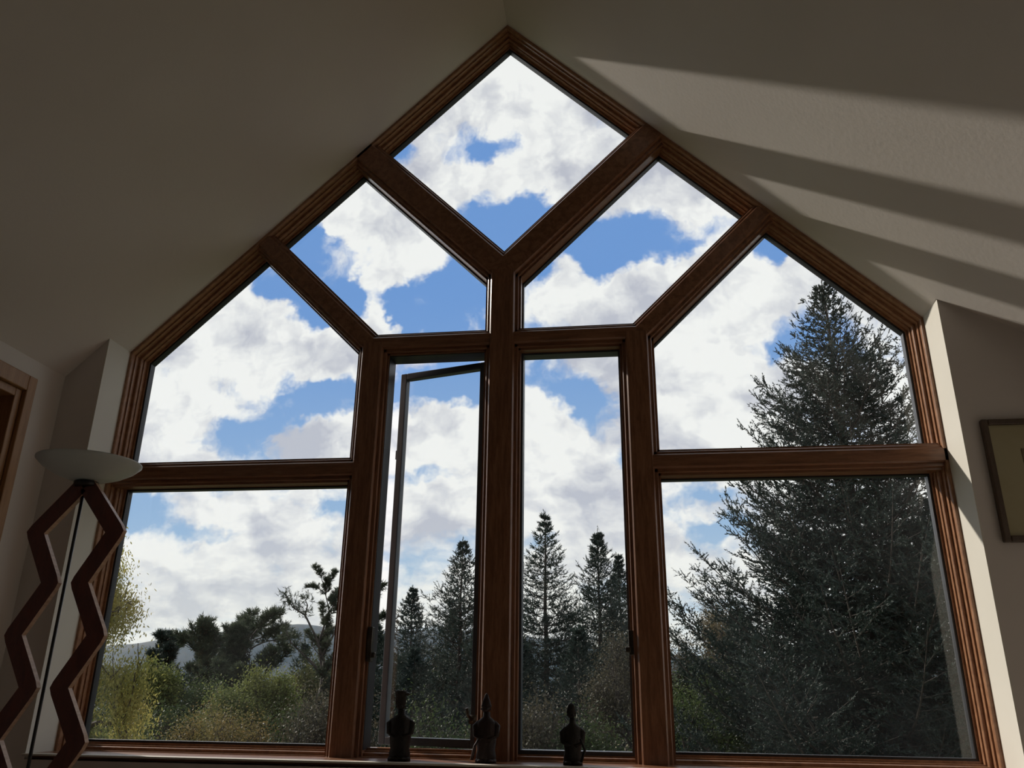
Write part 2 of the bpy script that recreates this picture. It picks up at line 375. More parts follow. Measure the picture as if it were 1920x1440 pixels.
# ------------------------------------------------------------------ the timber window
# stepped profile, half of it: (half width offset fraction, depth)
G = .106
def bar_profile(hw):
    right = [(hw-.030, 0.), (hw-.024, .006), (hw-.024, .018), (hw-.012, .018), (hw-.009, .022), (hw-.009, .030), (hw, .030), (hw, .06), (hw-.004, .13)]
    return right+[(-a, b) for a, b in reversed(right)]
def bar(a, b, hw, mat, name, mitre_a=0., mitre_b=0., prof=None, parent=None, front=0.):
    """a,b: (x,z) centre line; profile swept between them; mitre = shift along the bar per unit offset"""
    a, b = Vector((a[0], 0, a[1])), Vector((b[0], 0, b[1])); d = (b-a).normalized(); nrm = Vector((d.z, 0, -d.x))
    prof = prof or bar_profile(hw)
    ra = [a+nrm*t+Vector((0, y+(front if y < .001 else 0), 0))+d*(mitre_a*t) for t, y in prof]
    rb = [b+nrm*t+Vector((0, y+(front if y < .001 else 0), 0))+d*(mitre_b*t) for t, y in prof]
    m = MB(); m.loft([ra, rb])
    return struct(m.build(name, mat, parent))
JAMBW = wood('stained_wood_lit_jamb', (.40, .21, .115), (.25, .115, .06), .28, (7, 12, 7))  # stained wood in a lighter tan, painting in sunlit highlights on the jamb
JUNC = 3.271; LOWK = 2.3415; XM = .5778; RZ = 2.3685; TZ = 2.938
# outer frame: one moulding swept round the pentagon
steps = [(-.001, .0), (.012, .0), (.014, .004), (.014, .024), (.020, .024), (.020, .048), (.031, .048), (.033, .052), (.033, .066), (.038, .066), (.038, .088), (.047, .088), (.047, .13), (-.001, .13)]
ZB = 1.292-.047
def penta(i):
    ap = APEX-i*math.sqrt(2)
    return [(-W+i, ZB+i), (-W+i, ap-(W-i)), (0, ap), (W-i, ap-(W-i)), (W-i, ZB+i)]
m = MB(); rings = [[(x, y, z) for x, z in penta(i)] for i, y in steps]
vs = [p for r in rings for p in r]; n = 5; fs = []
for k in range(len(rings)):
    k2 = (k+1) % len(rings)
    for i in range(5):
        j = (i+1) % 5; fs.append((k*n+i, k*n+j, k2*n+j, k2*n+i))
m.add(vs, fs)
struct(m.build('trim_3', JAMBW), 'stepped brown wooden moulding round the whole window')
tn = [3]
def tb(a, b, hw, mat, label, **kw):
    tn[0] += 1
    o = bar(a, b, hw, mat, 'trim_%d' % tn[0], **kw); o['label'] = label; return o
tb((0, ZB), (0, JUNC), .079, W_V, 'upright wooden mullion in the centre of the window', front=-.004)
rx = -(APEX-JUNC)/2
tb((rx, JUNC-rx), (0, JUNC), .0775, W_D1, 'wooden bar under the diamond pane, left side', mitre_b=1.)
tb((-rx, JUNC-rx), (0, JUNC), .0775, W_D1, 'wooden bar under the diamond pane, right side', mitre_b=-1., front=-.001)
rx = -(APEX-LOWK)/2
tb((rx, LOWK-rx), (-XM+.01, LOWK+XM-.01), .058, W_D1, 'lower left slanting wooden bar', front=.001)
tb((-rx, LOWK-rx), (XM-.01, LOWK+XM-.01), .058, W_D1, 'lower right slanting wooden bar', front=.001)
tb((-XM, ZB), (-XM, LOWK+XM+.02), .072, W_V, 'upright wooden mullion left of the casements', front=-.002)
tb((XM, ZB), (XM, LOWK+XM+.02), .072, W_V, 'upright wooden mullion right of the casements', front=-.002)
tb((-XM, TZ), (0, TZ), .052, W_H, 'wooden transom over the left casement')
tb((0, TZ), (XM, TZ), .052, W_H, 'wooden transom over the right casement')
tb((-W, RZ), (-XM, RZ), .0535, W_H, 'level wooden rail on the left of the window')
tb((XM, RZ), (W, RZ), .0535, W_H, 'level wooden rail on the right of the window')

# sill: wooden board, its front edge highlight painted in as a white nosing
sill = empty('window_1', (0, 0, SILL)); struct(sill, 'deep window sill under the whole window')
m = MB(); m.box(-W+.001, W-.001, -.135, .13, SILL-.018, SILL); m.build('sill_board', W_H, sill, bevel=.003)
m = MB(); m.box(-W-.008, W+.008, YS-.012, -.1345, SILL-.006, SILL+.001); m.build('nosing', REVEAL, sill, bevel=.002)

# panes
def clip(poly, a, b, k):     # keep a*x+b*z <= k
    out = []
    for i in range(len(poly)):
        p, q = poly[i], poly[(i+1) % len(poly)]
        fp, fq = a*p[0]+b*p[1]-k, a*q[0]+b*q[1]-k
        if fp <= 0: out.append(p)
        if (fp < 0 < fq) or (fq < 0 < fp):
            t = fp/(fp-fq); out.append((p[0]+(q[0]-p[0])*t, p[1]+(q[1]-p[1])*t))
    return out
def inset(lines, e):
    poly = [(-5, -5), (5, -5), (5, 8), (-5, 8)]
    for a, b, k in lines: poly = clip(poly, a, b, k-e*math.hypot(a, b))
    return poly
s2 = math.sqrt(2)
go = .047
GL, GR = (-1, 1, APEX-go*s2), (1, 1, APEX-go*s2)
def window(n, lines, label, w0=-.006, w1=.008, y0=.094, y1=.128, frame_mat=GASKET):
    c = inset(lines, 0); cx = sum(p[0] for p in c)/len(c); cz = min(p[1] for p in c)
    e = empty('window_%d' % n, (cx, G, cz)); struct(e, label)
    po, pi = inset(lines, w0), inset(lines, w1)
    m = MB(); nn = len(po)
    vs = [(x, y, z) for y in (y0, y1) for P in (po, pi) for x, z in P]
    fs = []
    for i in range(nn):
        j = (i+1) % nn
        fs += [(i, j, nn+j, nn+i), (2*nn+i, 2*nn+j, 3*nn+j, 3*nn+i), (nn+i, nn+j, 3*nn+j, 3*nn+i), (i, j, 2*nn+j, 2*nn+i)]
    m.add(vs, fs); m.build('frame', frame_mat, e)
    pg = inset(lines, w1-.003)
    m = MB(); m.prism([(x, G, z) for x, z in pg], (0, .005, 0)); m.build('pane', GLASS, e)
    return e
hw1 = (.0735)*s2
window(2, [GL, GR, (1, -1, -(JUNC+hw1)), (-1, -1, -(JUNC+hw1))], 'diamond shaped fixed pane at the peak')
h2 = .054*s2
window(3, [GL, (1, 1, JUNC-hw1), (-1, -1, -(LOWK+h2)), (1, 0, -.075), (0, -1, -(TZ+.048))], 'upper left kite shaped fixed pane')
window(4, [GR, (-1, 1, JUNC-hw1), (1, -1, -(LOWK+h2)), (-1, 0, -.075), (0, -1, -(TZ+.048))], 'upper right kite shaped fixed pane')
window(5, [GL, (-1, 0, W-go), (1, 1, LOWK-h2), (1, 0, -(XM+.068)), (0, -1, -(RZ+.0495))], 'large five-sided fixed pane on the left')
window(6, [GR, (1, 0, W-go), (-1, 1, LOWK-h2), (-1, 0, -(XM+.068)), (0, -1, -(RZ+.0495))], 'large five-sided fixed pane on the right')
window(7, [(-1, 0, W-go), (1, 0, -(XM+.068)), (0, 1, RZ-.0495), (0, -1, -1.292)], 'wide rectangular fixed pane at lower left')
window(8, [(1, 0, W-go), (-1, 0, -(XM+.068)), (0, 1, RZ-.0495), (0, -1, -1.292)], 'wide rectangular fixed pane at lower right')
w9 = window(9, [(-1, 0, -.075), (1, 0, XM-.068), (0, 1, TZ-.048), (0, -1, -1.285)], 'closed casement right of the centre mullion', w1=.012, y0=.07, frame_mat=SASHM)
m = MB(); m.box(XM-.072-.008, XM-.06, .02, .05, 1.63, 1.72); m.box(XM-.072-.02, XM-.072, .012, .03, 1.64, 1.66)
m.build('latch', BRASS, w9, bevel=.003)

# open casement, swung outwards on its hinges at the centre mullion
hinge = Vector((-.080, .085, 0)); ang = math.radians(164.6)
cd = Vector((math.cos(ang), math.sin(ang), 0)); cn = Vector((-cd.y, cd.x, 0))*-1
w10 = empty('window_10', (hinge.x, hinge.y, 1.297)); struct(w10, 'narrow casement left of the centre mullion, swung open')
def sashbox(m, a0, a1, z0, z1, t0=0., t1=.034):
    vs = []
    for a in (a0, a1):
        for t in (t0, t1):
            for z in (z0, z1): vs.append(hinge+cd*a+cn*t+Vector((0, 0, z)))
    m.add(vs, [(0, 1, 3, 2), (4, 6, 7, 5), (0, 4, 5, 1), (2, 3, 7, 6), (0, 2, 6, 4), (1, 5, 7, 3)])
m = MB(); xa, xb, za, zb_ = -XM+.066, -.076, 1.287, TZ-.047
for q_ in ((xa, xa+.008, za, zb_), (xa+.008, xb, zb_-.008, zb_)): m.box(q_[0], q_[1], .036, .128, q_[2], q_[3])
m.build('frame', GASKET, w10)
SWd = .432; z0, z1 = 1.297, 2.862
m = MB(); sashbox(m, 0, .03, z0, z1); sashbox(m, SWd-.030, SWd, z0, z1); sashbox(m, .03, SWd-.03, z1-.03, z1); sashbox(m, .03, SWd-.03, z0, z0+.03)
m.build('sash', SASHM, w10, bevel=.003)
m = MB(); sashbox(m, .027, SWd-.027, z0+.027, z1-.027, .014, .019); m.build('pane', GLASS, w10)
m = MB(); sashbox(m, SWd-.001, SWd+.008, 2.46, 2.50, .008, .024); m.build('keeper', BLACK, w10)
m = MB(); m.box(-XM+.066, -XM+.086, .015, .05, 1.60, 1.73); m.box(-XM+.086, -XM+.10, .02, .034, 1.615, 1.635)
m.build('latch', BRASS, w10, bevel=.003)
m = MB(); m.tube([(-.086, -.004, 1.40), (-.095, -.03, 1.415), (-.10, -.035, 1.44)], .006); m.box(-.098, -.07, .0, .02, 1.385, 1.415)
m.build('crank_handle', BRASS, w10, True)

# ------------------------------------------------------------------ picture on the right pier
pic = tag(empty('framed_picture', (2.07, YS, 2.22)), 'framed picture with cream mat in a dark wood frame, hanging right of the window', 'picture')
x0, x1, zb, zt = 1.797, 2.35, 2.002, 2.446
m = MB()
for a in ((x0, x0+.022, zb, zt), (x1-.022, x1, zb, zt), (x0+.022, x1-.022, zb, zb+.022), (x0+.022, x1-.022, zt-.022, zt)):
    m.box(a[0], a[1], YS-.024, YS, a[2], a[3])
m.build('frame', PICF, pic, bevel=.004)
m = MB(); m.box(x0+.02, x1-.02, YS-.014, YS-.004, zb+.02, zt-.02); m.build('mat', MATB, pic)
m = MB(); m.box(1.915, x1-.12, YS-.0165, YS-.0141, 2.11, 2.335); m.build('print', PICT, pic)

# ------------------------------------------------------------------ zigzag floor lamp
LX, LY = -1.172, -.9
lamp = tag(empty('floor_lamp', (LX, LY, FL)), 'torchiere floor lamp with zigzag reddish wood legs and a shallow white glass bowl', 'lamp')
def zig(sign):
    pts = [(.010, 2.085), (.133, 1.940), (.047, 1.788), (.133, 1.637), (.047, 1.493), (.133, 1.352), (.047, 1.216), (.133, 1.075), (.047, .94), (.133, .80), (.10, .60)]
    pts = [(LX+sign*a, b) for a, b in pts]
    hw = .026
    L, R_ = [], []
    for i, (x, z) in enumerate(pts):
        p = Vector((x, z)); d0 = (p-Vector(pts[i-1])).normalized() if i else None; d1 = (Vector(pts[i+1])-p).normalized() if i < len(pts)-1 else None
        if d0 is None: d0 = d1
        if d1 is None: d1 = d0
        n0, n1 = Vector((-d0.y, d0.x)), Vector((-d1.y, d1.x)); nn = (n0+n1).normalized(); k = hw/max(.5, nn.dot(n0))
        # blunt the outer corners a little, as bent plywood is
        for side, lst in ((1, L), (-1, R_)):
            outer = (d0.x*d1.y-d0.y*d1.x)*side < 0
            if outer and 0 < i < len(pts)-1:
                lst.append((p+n0*side*hw-d0*.006)); lst.append(p+nn*side*k*.88); lst.append((p+n1*side*hw+d1*.006))
            else:
                lst.append(p+nn*side*k)
                if 0 < i < len(pts)-1: lst.append(p+nn*side*k); lst.append(p+nn*side*k)
    return L, R_
for sgn in (1, -1):
    L, R_ = zig(sgn)
    y0, y1 = LY-.009, LY+.009
    m = MB(); n = len(L)
    vs = [(p.x, y, p.y) for y in (y0, y1) for lst in (L, R_) for p in lst]
    fs = [(0, n, 3*n, 2*n), (n-1, 2*n-1, 4*n-1, 3*n-1)]
    for i in range(n-1):
        fs += [(i, i+1, n+i+1, n+i), (2*n+i, 2*n+i+1, 3*n+i+1, 3*n+i)]
    m.add(vs, fs)
    for i in range(n-1):
        if (L[i+1]-L[i]).length > 1e-5: m.f.append((i, i+1, 2*n+i+1, 2*n+i))
        if (R_[i+1]-R_[i]).length > 1e-5: m.f.append((n+i, n+i+1, 3*n+i+1, 3*n+i))
    leg = m.build('leg', LAMPW, lamp)
    me = leg.data; bm = bmesh.new(); bm.from_mesh(me); bmesh.ops.remove_doubles(bm, verts=bm.verts, dist=1e-5); bmesh.ops.recalc_face_normals(bm, faces=bm.faces); bm.to_mesh(me); bm.free()
    me.materials.append(LAMPE)
    for p in me.polygons:
        if abs(p.normal.y) < .5: p.material_index = 1
m = MB(); m.tube([(LX-.004, LY, .6), (LX-.004, LY, 2.09)], .0048); m.build('pole', BLACK, lamp, True)
m = MB(); m.lathe([(.03, 2.083), (.036, 2.086), (.036, 2.098), (.024, 2.102)], (LX, LY, 0), 28); m.build('collar', BLACK, lamp, True)
m = MB()
prof = [(.024, 2.101), (.06, 2.106), (.10, 2.121), (.135, 2.142), (.1535, 2.160), (.1535, 2.164), (.133, 2.149), (.10, 2.129), (.06, 2.114), (.02, 2.109)]
m.lathe(prof, (LX-.002, LY, 0), 64); m.build('bowl', BOWL, lamp, True)
m = MB(); m.lathe([(.17, .55), (.17, .565), (.16, .58), (.03, .6), (.02, .61)], (LX, LY, 0), 40); m.build('base', BLACK, lamp, True)

# ------------------------------------------------------------------ carved figurines on the sill
def figurine(x, name, label, H, mat, kind):
    e = tag(empty(name, (x, -.075, SILL+.002)), label, 'figurine', None)
    def ell(z, rx, ry, cx=0, cy=0, n=16): return [(x+cx+rx*math.cos(2*math.pi*i/n), -.075+cy+ry*math.sin(2*math.pi*i/n), SILL+.002+z) for i in range(n)]
    b = MB()
    sh = .62*H if kind != 2 else .63*H
    k = 1. if kind == 0 else (.92 if kind == 1 else .82)
    b.loft([ell(0, .0235*k, .024), ell(.02, .0245*k, .025), ell(.04, .0215*k, .023), ell(.06, .0235*k, .023), ell(.085, .025*k, .023), ell(sh-.035, .0245*k, .020),
            ell(sh-.012, .024*k, .018), ell(sh, .015*k, .015), ell(sh+.006, .009*k, .011), ell(sh+.022, .0085*k, .010)])
    # shoulders, arms folded on the belly, feet
    for s_ in (-1, 1):
        b.tube([(x+s_*.017*k, -.075, SILL+sh-.008), (x+s_*.026*k, -.077, SILL+sh-.022), (x+s_*.0245*k, -.082, SILL+sh-.055), (x+s_*.008*k, -.098, SILL+sh-.066)], [.0065, .0075, .0062, .0055], 8)
        b.ball((x+s_*.010*k, -.092, SILL+.008), (.009, .013, .007))
    b.build('body', mat, e, True)
    hd = MB(); zc = sh+.030; yh = -.077
    hd.ball((x-.002, yh, SILL+zc+.006), (.0105*k, .012, .0145), 14)
    hd.ball((x+.002*k, yh-.012, SILL+zc+.004), (.003, .004, .004))                       # nose
    for s_ in (-1, 1): hd.ball((x-.002+s_*.0105*k, yh, SILL+zc+.004), (.002, .003, .004)) # ears
    head = hd.build('head', mat, e, True)
    top = MB()
    if kind == 0:
        top.lathe([(.0115, zc+.010), (.0125, zc+.014), (.012, H-.020), (.0135, H-.018), (.014, H-.004), (.011, H)], (x-.003, yh, SILL), 18)
        top.ball((x+.010, yh, SILL+H-.012), (.009, .011, .006))
    elif kind == 1:
        top.lathe([(.011, zc+.010), (.012, zc+.014), (.007, H-.02), (.004, H-.006), (.001, H)], (x-.001, yh, SILL), 16)
    else:
        top.lathe([(.010, zc+.008), (.0105, zc+.013), (.0075, H-.008), (.002, H)], (x-.002, yh, SILL), 16)
    top.build('headdress', mat, e, True)
    bs = MB(); bs.lathe([(.0255*k, -.001), (.0255*k, .010), (.0235*k, .012)], (x, -.077, SILL+.001), 20); bs.build('plinth', mat, e, True)
    if kind == 2:
        st = MB(); st.tube([(x+.019, -.1, SILL+.012), (x+.027, -.1, SILL+.05), (x+.018, -.098, SILL+.085)], [.003, .003, .0025]); st.build('staff', mat, e, True)
    if kind == 1:
        st = MB(); st.tube([(x-.028, -.1, SILL+.01), (x-.022, -.1, SILL+.055), (x-.014, -.096, SILL+.08)], [.004, .003, .0025]); st.build('staff', mat, e, True)
    for ch in e.children:
        for v_ in ch.data.vertices:
            v_.co.x = x+(v_.co.x-x)*1.62; v_.co.y = -.077+(v_.co.y+.077)*1.25
    return e
figurine(-.333, 'figurine', 'tall black carved figurine with a flat cap, on the sill before the open casement', .236, FIGW, 0)
figurine(-.018, 'figurine', 'dark reddish carved figurine on the sill in front of the centre mullion', .230, FIGR, 1)
figurine(.290, 'figurine', 'smallest black carved figurine, on the sill before the closed casement', .202, FIGW, 2)

# ------------------------------------------------------------------ outdoors: terrain
def grid_mesh(name, x0, x1, y0, y1, nx, ny, fz, mat):
    xs = np.linspace(x0, x1, nx); ys = np.linspace(0, 1, ny)**2*(y1-y0)+y0
    vs = [(x, y, fz(x, y)) for y in ys for x in xs]
    fs = [(j*nx+i, j*nx+i+1, (j+1)*nx+i+1, (j+1)*nx+i) for j in range(ny-1) for i in range(nx-1)]
    return obj_from(name, vs, fs, mat, smooth=True)
def gz(x, y):
    return -3.0-max(0, y-40)*.11+.25*math.sin(x*.21+y*.13) if y < 260 else -27.2
gr = struct(grid_mesh('ground', -260, 240, .3, 900, 60, 50, gz, GROUNDM), 'meadow falling away below the house')
def hz(x, y):
    r = (y-1900)/600
    prof = 160*math.exp(-((x+1060)/620)**2)+95*math.exp(-((x+300)/500)**2)+70*math.exp(-((x-600)/900)**2)+60*math.exp(-((x+2000)/600)**2)
    up = max(0, min(1, r)); up = up*up*(3-2*up)
    return -30+(prof+30+5*math.sin(x*.011)+3*math.sin(x*.031+1)+4*math.sin(y*.02+x*.01)*(1-up))*up if y < 2500 else -30+(prof+30+5*math.sin(x*.011)+3*math.sin(x*.031+1))*max(0, 1-(y-2500)/700)
nx, ny = 180, 60
vs = [(x, y, hz(x, y)) for y in np.linspace(850, 3200, ny) for x in np.linspace(-3200, 2200, nx)]
fs = [(j*nx+i, j*nx+i+1, (j+1)*nx+i+1, (j+1)*nx+i) for j in range(ny-1) for i in range(nx-1)]
hill = obj_from('distant_hill', vs, fs, HILLM, smooth=True)
tag(hill, 'long blue rounded mountain ridge on the horizon behind the trees', 'mountain')

# autumn haze lying in the valley between the yard and the mountain
def haze():
    m = bpy.data.materials.new('valley_haze'); m.use_nodes = True
    nt = m.node_tree; nt.nodes.clear(); t = NT(nt)
    vs_ = t.n('ShaderNodeVolumeScatter', ins={'Color': (.22, .5, 1, 1), 'Density': .00007, 'Anisotropy': .2})
    o = t.n('ShaderNodeOutputMaterial'); nt.links.new(vs_.outputs[0], o.inputs['Volume'])
    b = MB(); b.box(-2800, 1600, 320, 1800, -60, 300)
    h = b.build('valley_haze', m); tag(h, 'thin blue haze lying in front of the distant mountain', 'haze'); h['kind'] = 'stuff'
haze()

# ------------------------------------------------------------------ outdoors: plants
def np_mesh(name, V, Fq, mat, parent, k):
    """V (n,3); faces are consecutive runs of k vertices"""
    me = bpy.data.meshes.new(name); nV = len(V); nf = nV//k
    me.vertices.add(nV); me.vertices.foreach_set('co', V.astype(np.float32).ravel())
    me.loops.add(nV); me.loops.foreach_set('vertex_index', np.arange(nV, dtype=np.int32))
    me.polygons.add(nf); me.polygons.foreach_set('loop_start', np.arange(nf, dtype=np.int32)*k)
    try: me.polygons.foreach_set('loop_total', np.full(nf, k, np.int32))
    except Exception: pass
    me.update(calc_edges=True); me.validate()
    me.materials.append(mat)
    o = bpy.data.objects.new(name, me); COL.objects.link(o); o.parent = parent
    return o
def unit(v): return v/np.maximum(np.linalg.norm(v, axis=-1, keepdims=True), 1e-9)
def needles(P, D, L, rng, n=10, nl=.035, w=.006, spread=.9):
    """sprays of needle triangles along twigs from P in direction D with length L"""
    N = len(P)
    D = unit(D); t = np.tile(np.linspace(.05, 1, n), (N, 1))[..., None]
    base = P[:, None]+D[:, None]*t*L[:, None, None]
    rnd = rng.normal(size=(N, n, 3)); side = unit(rnd-(rnd*D[:, None]).sum(-1, keepdims=True)*D[:, None])
    dirn = unit(side*spread+D[:, None]*.75); dirn[:, -1] = D
    perp = unit(np.cross(dirn, rng.normal(size=(N, n, 3))))
    nlv = nl*rng.uniform(.7, 1.15, (N, n, 1))
    a = base-perp*w; b = base+perp*w; c = base+dirn*nlv
    tri = np.stack([a, b, c], 2).reshape(-1, 3)
    # the woody twig itself as a slim blade
    pr = unit(np.cross(D, rng.normal(size=(N, 3))))*w*.7
    tw = np.stack([P-pr, P+pr, P+D*L[:, None]], 1).reshape(-1, 3)
    return np.concatenate([tri, tw])
def leaves(P, rng, size=.05, droop=0., asp=.5):
    N = len(P); a = rng.normal(size=(N, 3)); a[:, 2] -= droop*2; a = unit(a)
    b = unit(np.cross(a, rng.normal(size=(N, 3)))); s = size*rng.uniform(.6, 1.3, (N, 1))
    q = np.stack([P-a*s*.5, P+b*s*asp*.5, P+a*s*.5, P-b*s*asp*.5], 1)
    return q.reshape(-1, 3)
def wood_mesh(segs, parent, name='trunk', sides=5):
    """segs: arrays p0,p1,r0,r1"""
    p0, p1, r0_, r1_ = [np.array(s_, float) for s_ in segs]
    d = unit(p1-p0); a = unit(np.cross(d, np.array([.31, .87, .13]))); b = np.cross(d, a)
    quads = []
    for i in range(sides):
        t0, t1 = 2*math.pi*i/sides, 2*math.pi*(i+1)/sides
        c0, c1 = a*math.cos(t0)+b*math.sin(t0), a*math.cos(t1)+b*math.sin(t1)
        quads.append(np.stack([p0+c0*r0_[:, None], p0+c1*r0_[:, None], p1+c1*r1_[:, None], p1+c0*r1_[:, None]], 1))
    V = np.concatenate(quads).reshape(-1, 3)
    return np_mesh(name, V, None, BARK, parent, 4)

def conifer(name, label, cat, loc, H, radius, seed, mat=NEEDLE_DARK, dens=1., n=8, twig=.16, nl=.035, w=.006, droop=.1, up=.5, gap=.3, group=None, rmax=99, ragged=.25, bare=0., sp=.13, ts=.05, lift=.1, cap=0.):
    rng = np.random.default_rng(seed)
    e = tag(empty(name, loc), label, cat, group)
    segs = [[], [], [], []]
    def seg(a, b, ra, rb):
        for l, x in zip(segs, (a, b, ra, rb)): l.append(x)
    zs = np.linspace(0, H, 10); wob = rng.normal(size=(10, 2))*.02*H/10
    tr = [np.array([wob[i, 0], wob[i, 1], zs[i]]) for i in range(10)]; tr[-1][:2] = 0; tr[0][:2] = 0
    for i in range(9): seg(tr[i], tr[i+1], .016*H*(1-i/9)+.01, .016*H*(1-(i+1)/9)+.01)
    P, D, L = [], [], []
    z = bare*H+.2
    def axis_at(z):
        i = min(8, int(z/H*9)); f = z/H*9-i; return tr[i]*(1-f)+tr[i+1]*f
    lob = rng.uniform(0, 2*math.pi, 6); lz = rng.uniform(0, H, 6)
    while z < H*.985:
        h = H-z
        R = min(radius*h*.92, rmax*(1-.25*(z/H)), cap+.33*(h-1.2) if cap and h > 1.2 else 99)
        nb = int(rng.integers(4, 7)) if h > H*.12 else 4
        a0 = rng.uniform(0, 6.28)
        for k in range(nb):
            az = a0+k*2*math.pi/nb+rng.normal()*.2
            r = R*(1+ragged*max(-1.5, min(1.3, rng.normal())))
            r = max(r, .06)
            st = axis_at(z+rng.uniform(-.1, .1)*gap)
            # branch curve: out, sagging, tip upturned
            ns = max(3, int(r/.35)+2); prev = st; el = up*(1-h/H*1.15)
            pts = [st]
            for i in range(1, ns+1):
                f = i/ns
                zz = math.tan(max(-1, min(1.2, el)))*r*f-droop*r*math.sin(f*math.pi)*1.0+.18*r*f*f*f
                pts.append(st+np.array([math.cos(az)*r*f, math.sin(az)*r*f, zz]))
            for i in range(ns):
                seg(pts[i], pts[i+1], .012*r*(1-i/ns)+.004, .012*r*(1-(i+1)/ns)+.003)
            # side branchlets in a flat fan, each carrying short twigs
            ptsA = np.array(pts); nsec = max(4, int(r/sp))
            for j in range(nsec):
                f = .10+.9*(j+rng.uniform(0, .9))/nsec
                f = min(f, .99)
                i = min(ns-1, int(f*ns)); g = f*ns-i
                p = ptsA[i]*(1-g)+ptsA[i+1]*g; bd = unit(ptsA[i+1]-ptsA[i])
                side = unit(np.cross(bd, [0, 0, 1]))*(1 if j % 2 else -1)
                q = unit(bd*rng.uniform(.6, 1.)+side*rng.uniform(.6, 1.1)+np.array([0, 0, rng.normal()*.22+lift]))
                tk = min(1., .30+.28*h/(twig*6))
                l2 = (.16*tk+.42*r*(1-f)**.8)*rng.uniform(.6, 1.15)
                nt_ = max(3, int(l2/ts*dens))
                ff = rng.uniform(0, 1, nt_)
                pp = p+q*(ff*l2)[:, None]+np.array([0, 0, -.10])*((ff*l2)**2)[:, None]
                dd = q+rng.normal(size=(nt_, 3))*.55+np.array([0, 0, .12])
                P.extend(pp); D.extend(dd); L.extend(tk*twig*rng.uniform(.7, 1.2, nt_))
                P.append(p+q*l2); D.append(q+np.array([0, 0, .2])); L.append(tk*twig*1.1)
                if l2 > .3: seg(p, p+q*l2, .006, .003)
            P.append(pts[-1]); D.append(unit(pts[-1]-pts[-2])+np.array([0, 0, .25])); L.append(twig*1.2*tk)
        z += gap*(.55+.45*h/H)*rng.uniform(.8, 1.2)
    for i in range(6):
        P.append(np.array([0, 0, H-.12*i-.1])); D.append(np.array([rng.normal()*.25, rng.normal()*.25, 1.])); L.append(twig*.7)
    V = needles(np.array(P), np.array(D), np.array(L), rng, n, nl, w)
    f = np_mesh('foliage', V, None, mat, e, 3)
    wood_mesh(segs, e)
    return e

def broadleaf(name, label, cat, loc, H, R, seed, mat, nleaf=9000, size=.06, asp=.5, droop=0., depth=5, trunk=.25, group=None, squash=1., clump=.16, lean=(0, 0), spread=.62):
    rng = np.random.default_rng(seed)
    e = tag(empty(name, loc), label, cat, group)
    segs = [[], [], [], []]; tips = []
    def grow(p, d, ln, r, lv):
        d = unit(d); nseg = 3; q = p
        for i in range(nseg):
            d = unit(d+rng.normal(size=3)*.13+np.array([0, 0, .04-droop*.09*(depth-lv <= 2)])); nq = q+d*ln/nseg
            for l, x in zip(segs, (q, nq, r*(1-i*.12), r*(1-(i+1)*.12))): l.append(x)
            if lv <= 2: tips.append((nq, ln))
            q = nq
        if lv == 0: return
        for k in range(int(rng.integers(2, 4))+(lv == depth)):
            ax = unit(rng.normal(size=3)-0); nd = unit(d*(1-spread*.5)+unit(np.array([ax[0], ax[1], ax[2]*.45*squash]))*spread)
            grow(q, nd, ln*rng.uniform(.62, .82), r*.62, lv-1)
    nst = 1 if trunk > 0 else 4
    for s_ in range(nst):
        d0 = np.array([lean[0], lean[1], 1.]) if nst == 1 else np.array([rng.normal()*.5, rng.normal()*.5, 1.])
        grow(np.array([0., 0, 0]), d0, max(trunk, .12)*H, .02*H, depth)
    T = np.array([t_[0] for t_ in tips])
    # scale the crown to the wanted size
    allp = np.concatenate([np.array(segs[0]), np.array(segs[1])])
    kz = H/max(allp[:, 2].max(), .1); kr = R/max(np.percentile(np.abs(allp[:, :2]), 97), .1)
    sc = np.array([kr, kr, kz]); T = T*sc
    for j in (0, 1): segs[j] = list(np.array(segs[j])*sc)
    nleaf = int(nleaf*1.7); size = size*.74
    idx = rng.integers(0, len(T), nleaf); P = T[idx]+rng.normal(size=(nleaf, 3))*clump*np.array([1, 1, 1.])
    if droop: P[:, 2] -= np.abs(rng.normal(size=nleaf))*clump*2*droop
    np_mesh('foliage', leaves(P, rng, size, droop, asp), None, mat, e, 4)
    wood_mesh(segs, e)
    return e

